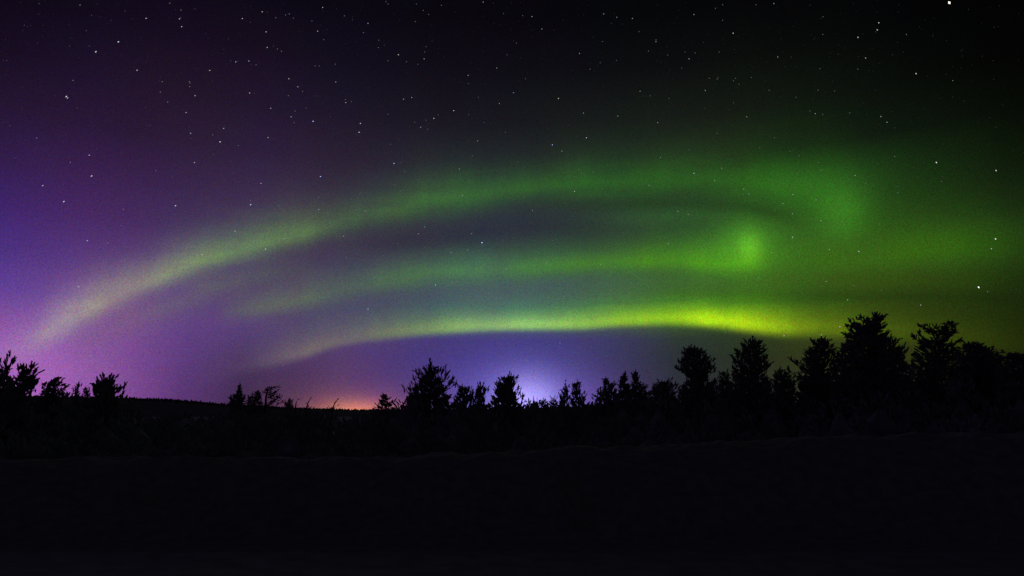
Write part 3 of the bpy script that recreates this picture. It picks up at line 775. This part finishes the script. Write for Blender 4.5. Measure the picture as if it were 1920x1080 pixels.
# ------------------------------------------------------------------ stars
S = []          # (px, py, brightness 1..4)
C1 = [(955,18,2),(450,28,2),(1097,50,1),(1018,57,2),(702,62,1),(1475,66,3),(1503,69,1),(822,103,3),(1010,106,3),(1018,98,1),(1363,104,3),(1022,150,3),(514,85,1),(626,114,1),(1607,84,2),(1627,78,2),(1650,102,2),(1551,100,2),(1815,42,3),(1755,118,2),(1408,125,1),(1787,175,3),(1821,223,2),(1497,179,3),(486,172,1),(666,235,4),(539,291,4),(391,260,1),(502,259,1),(771,395,3),(1180,396,3),(1326,348,3),(1298,342,1),(1339,343,1),(1400,343,3),(1440,364,2),(1503,267,3),(1537,261,1),(1560,275,2),(1583,288,2),(1260,280,1),(1286,219,1),(1625,443,3),(1675,488,3),(1703,515,2),(1404,523,3),(1432,526,1),(1065,459,2),(1067,487,2),(1069,467,2),(1097,538,3),(913,459,2),(902,517,2),(411,452,2),(373,543,4),(380,551,3),(943,574,2),(1523,609,3),(1622,538,2),(1721,607,2),(1659,625,2),(1638,657,3),(1655,690,2),(1761,682,5),(1047,633,3),(1258,722,3),(1072,750,3),(1073,780,1),(1196,759,2),(1238,798,4),(1340,818,2),(1508,774,3),(818,606,1),(843,705,1),(206,776,2),(502,873,3),(396,913,2),(1094,914,3),(515,990,4),(240,1044,3),(876,960,2),(1312,973,1),(1803,993,5),(1850,1010,1),(1468,1031,3),(971,996,1),(84,889,1),(56,708,1),(435,609,1),(1773,371,2),(1796,371,2),(1886,361,2),(1889,461,3),(1779,540,1),(1858,658,1),(220,20,1),(1202,869,1),(137,142,1),(38,340,1)]
C2 = [(17,89,2),(62,108,1),(251,8,2),(263,22,2),(422,22,2),(461,59,2),(491,81,2),(150,131,3),(125,184,2),(416,121,2),(563,30,2),(798,12,3),(855,18,1),(913,76,2),(1020,88,2),(1072,93,3),(1128,163,3),(1476,78,3),(1550,97,3),(1637,104,3),(1519,132,1),(1675,178,2),(1469,234,2),(1770,234,3),(1770,224,2),(211,226,2),(242,255,1),(208,268,2),(321,308,4),(263,342,2),(367,347,2),(466,331,3),(430,361,2),(477,262,2),(469,292,2),(510,229,1),(968,229,1),(985,242,2),(932,308,2),(874,383,3),(713,424,3),(715,469,2),(1036,444,2),(1340,300,3),(1399,389,2),(1548,339,2),(1456,352,2),(1727,287,2),(1836,310,2),(968,521,3),(889,582,3),(1221,554,4),(1680,513,3),(1738,539,2),(1843,554,2),(1363,636,3),(1555,653,3),(1779,689,3),(771,547,2),(350,558,3),(396,548,3),(25,577,3),(22,560,2),(57,571,2),(632,622,4),(520,666,4),(447,716,3),(413,687,2),(477,676,2),(486,727,2),(545,646,2),(262,642,2),(107,694,4),(100,744,5),(716,646,2),(804,690,2),(838,697,1),(922,745,2),(1187,815,5),(1241,850,3),(1379,775,4),(1282,706,1),(714,789,1),(767,793,3),(737,876,2),(296,919,5),(336,914,2),(354,965,2),(664,951,3),(991,910,2),(1335,954,2),(1414,967,2),(1795,886,3),(1731,1044,3),(1688,980,1),(1838,994,1),(1312,1076,4),(1470,1060,2),(1130,1010,1),(300,1040,2),(334,1073,2),(276,811,2),(325,787,1),(1915,382,2),(1887,1034,1)]
C3 = [(63,82,3),(225,26,2),(185,47,2),(413,26,2),(513,20,3),(715,29,1),(789,94,2),(224,114,2),(284,187,4),(1103,128,4),(1095,168,4),(1085,179,1),(986,210,4),(788,194,2),(1259,194,2),(1500,15,8),(36,331,3),(70,297,2),(14,292,2),(206,293,2),(117,238,1),(290,278,1),(535,320,3),(611,321,1),(1029,326,3),(985,389,2),(772,386,2),(875,305,1),(150,440,2),(199,438,2),(194,446,2),(297,441,2),(286,454,2),(317,474,2),(386,436,2),(127,509,3),(486,508,2),(547,541,1),(638,547,2),(761,506,2),(855,512,2),(1313,414,4),(1519,453,2),(1083,509,1),(286,578,2),(124,610,1),(360,657,3),(716,624,2),(746,639,3),(788,643,2),(940,635,2),(1115,655,3),(1149,688,3),(1192,719,1),(194,750,2),(516,775,2),(434,830,2),(655,876,2),(603,850,2),(761,914,2),(780,957,2),(970,987,3),(1030,1030,2),(1193,880,2),(1427,914,5),(1763,959,4),(1457,1020,2),(219,946,3),(63,975,4),(180,1015,3),(343,1063,3),(37,842,2),(1211,1049,2),(1462,995,1)]
C4 = [(359,54,4),(694,97,2),(987,77,4),(1038,108,1),(1410,71,5),(1410,47,2),(1568,78,2),(1792,30,2),(1793,98,3),(1844,118,2),(1713,161,2),(1855,175,2),(491,274,3),(606,287,2),(679,189,1),(1136,296,2),(1322,220,3),(1597,263,3),(1493,321,4),(1136,353,3),(632,329,1),(443,533,3),(1170,484,2),(1215,574,2),(1580,502,2),(1535,609,2),(1740,566,2),(1586,741,2),(1750,769,2),(1130,719,1),(1593,974,2),(1482,709,1),(896,553,1),(200,180,1)]
C5 = [(105,9,2),(82,97,2),(135,106,3),(16,148,2),(13,248,3),(167,188,2),(469,196,3),(432,235,3),(681,19,3),(733,235,3),(791,285,6),(711,326,3),(617,341,3),(320,291,2),(85,345,2),(237,358,2),(909,270,2),(1075,104,3),(1187,272,2),(1580,231,2),(1840,291,3),(1894,109,3),(1153,398,3),(928,433,3),(1457,408,3),(1515,400,2),(1541,421,3),(1369,218,1),(530,523,4),(623,510,3),(150,659,4),(1013,785,3),(1230,851,3),(1116,771,2),(1712,692,2),(1913,642,3),(1688,567,1),(1578,996,1),(583,775,1),(1144,14,1),(28,368,2)]
C6 = [(31,126,3),(341,14,2),(373,11,3),(619,14,3),(628,14,2),(750,44,3),(564,65,3),(618,121,3),(778,161,3),(618,254,4),(139,213,2),(415,240,2),(501,341,3),(291,347,2),(825,323,3),(991,334,4),(1106,179,2),(1760,264,5),(1737,319,3),(917,380,2),(807,504,3),(963,526,2),(1117,554,2),(1665,536,6),(1715,561,2),(928,607,3),(1339,636,3),(474,660,2),(214,649,2),(884,758,4),(570,809,4),(780,804,4),(240,790,2),(179,509,2),(426,485,2),(1441,213,1),(1210,5,2),(643,478,1),(183,66,1)]
for ox, oy, c in ((0, 0, C1), (640, 0, C2), (1280, 0, C3), (0, 360, C4), (640, 360, C5), (1280, 360, C6)):
    S += [(ox + u / 3, oy + w / 3, b) for u, w, b in c]
r = np.random.default_rng(5)
for k in range(900):
    px, py = r.uniform(-40, 1960), r.uniform(-30, 640) if k % 3 else r.uniform(-30, 330)
    if py > 560 and (px < 300 or px > 1500): continue
    S.append((px, py, r.uniform(.25, .8)))
SD = 20000.0
sg = Geo(); scol = []
fo = [(0, 2, 4), (2, 1, 4), (1, 3, 4), (3, 0, 4), (2, 0, 5), (1, 2, 5), (3, 1, 5), (0, 3, 5)]
for px, py, b in S:
    d = ray(px, py); d /= np.linalg.norm(d)
    # trails: slanting up to the right at one end, short in the middle, steep at the other end
    ang = math.radians(np.interp(px, [0, 400, 750, 1200, 1500, 1920], [56, 42, 12, 60, 100, 118]))
    lng = np.interp(px, [0, 300, 700, 1100, 1500, 1800, 1920], [2.5, 2.2, 1.35, 1.1, 1.15, 1.7, 2.0])
    right = np.cross(d, (0, 0, 1)); right /= np.linalg.norm(right); upv = np.cross(right, d)
    u = right * math.cos(ang) + upv * math.sin(ang); w = -right * math.sin(ang) + upv * math.cos(ang)
    size = (.34 + .085 * min(b, 5) + (.28 * (b - 5) if b > 5 else 0)) * SD / FPX
    a_, b_ = size * (1 + (lng - 1) * min(1, b / 3)), size
    c = d * SD + np.array([0, 0, CAM_Z])
    sg.add([c + u * a_, c - u * a_, c + w * b_, c - w * b_, c - d * b_, c + d * b_], fo)
    t = r.uniform(0, 1)
    tint = np.array([1.0, .92, .80]) * t + np.array([.66, .78, 1.0]) * (1 - t)
    if b >= 5 and px < 1300: tint = np.array([.50, .62, 1.15])
    e = np.interp(b, [.2, .8, 1, 2, 3, 4, 6], [.04, .09, .16, .30, .62, .95, 1.5])
    scol += [tuple(tint * e) + (1,)] * 6
m_star = bpy.data.materials.new('starlight'); m_star.use_nodes = True
t = m_star.node_tree; t.nodes.clear()
at = t.nodes.new('ShaderNodeAttribute'); at.attribute_name = 'starlight'
em = t.nodes.new('ShaderNodeEmission'); ou = t.nodes.new('ShaderNodeOutputMaterial')
t.links.new(at.outputs['Color'], em.inputs[0]); t.links.new(em.outputs[0], ou.inputs[0])
m_star.cycles.emission_sampling = 'NONE'
so = sg.build('stars', m_star)
ca = so.data.color_attributes.new('starlight', 'FLOAT_COLOR', 'POINT')
if len(so.data.vertices) == len(scol): ca.data.foreach_set('color', np.array(scol, np.float32).ravel())
tag(so, 'countless small white and bluish stars scattered over the dark upper sky', 'stars', kind='stuff')
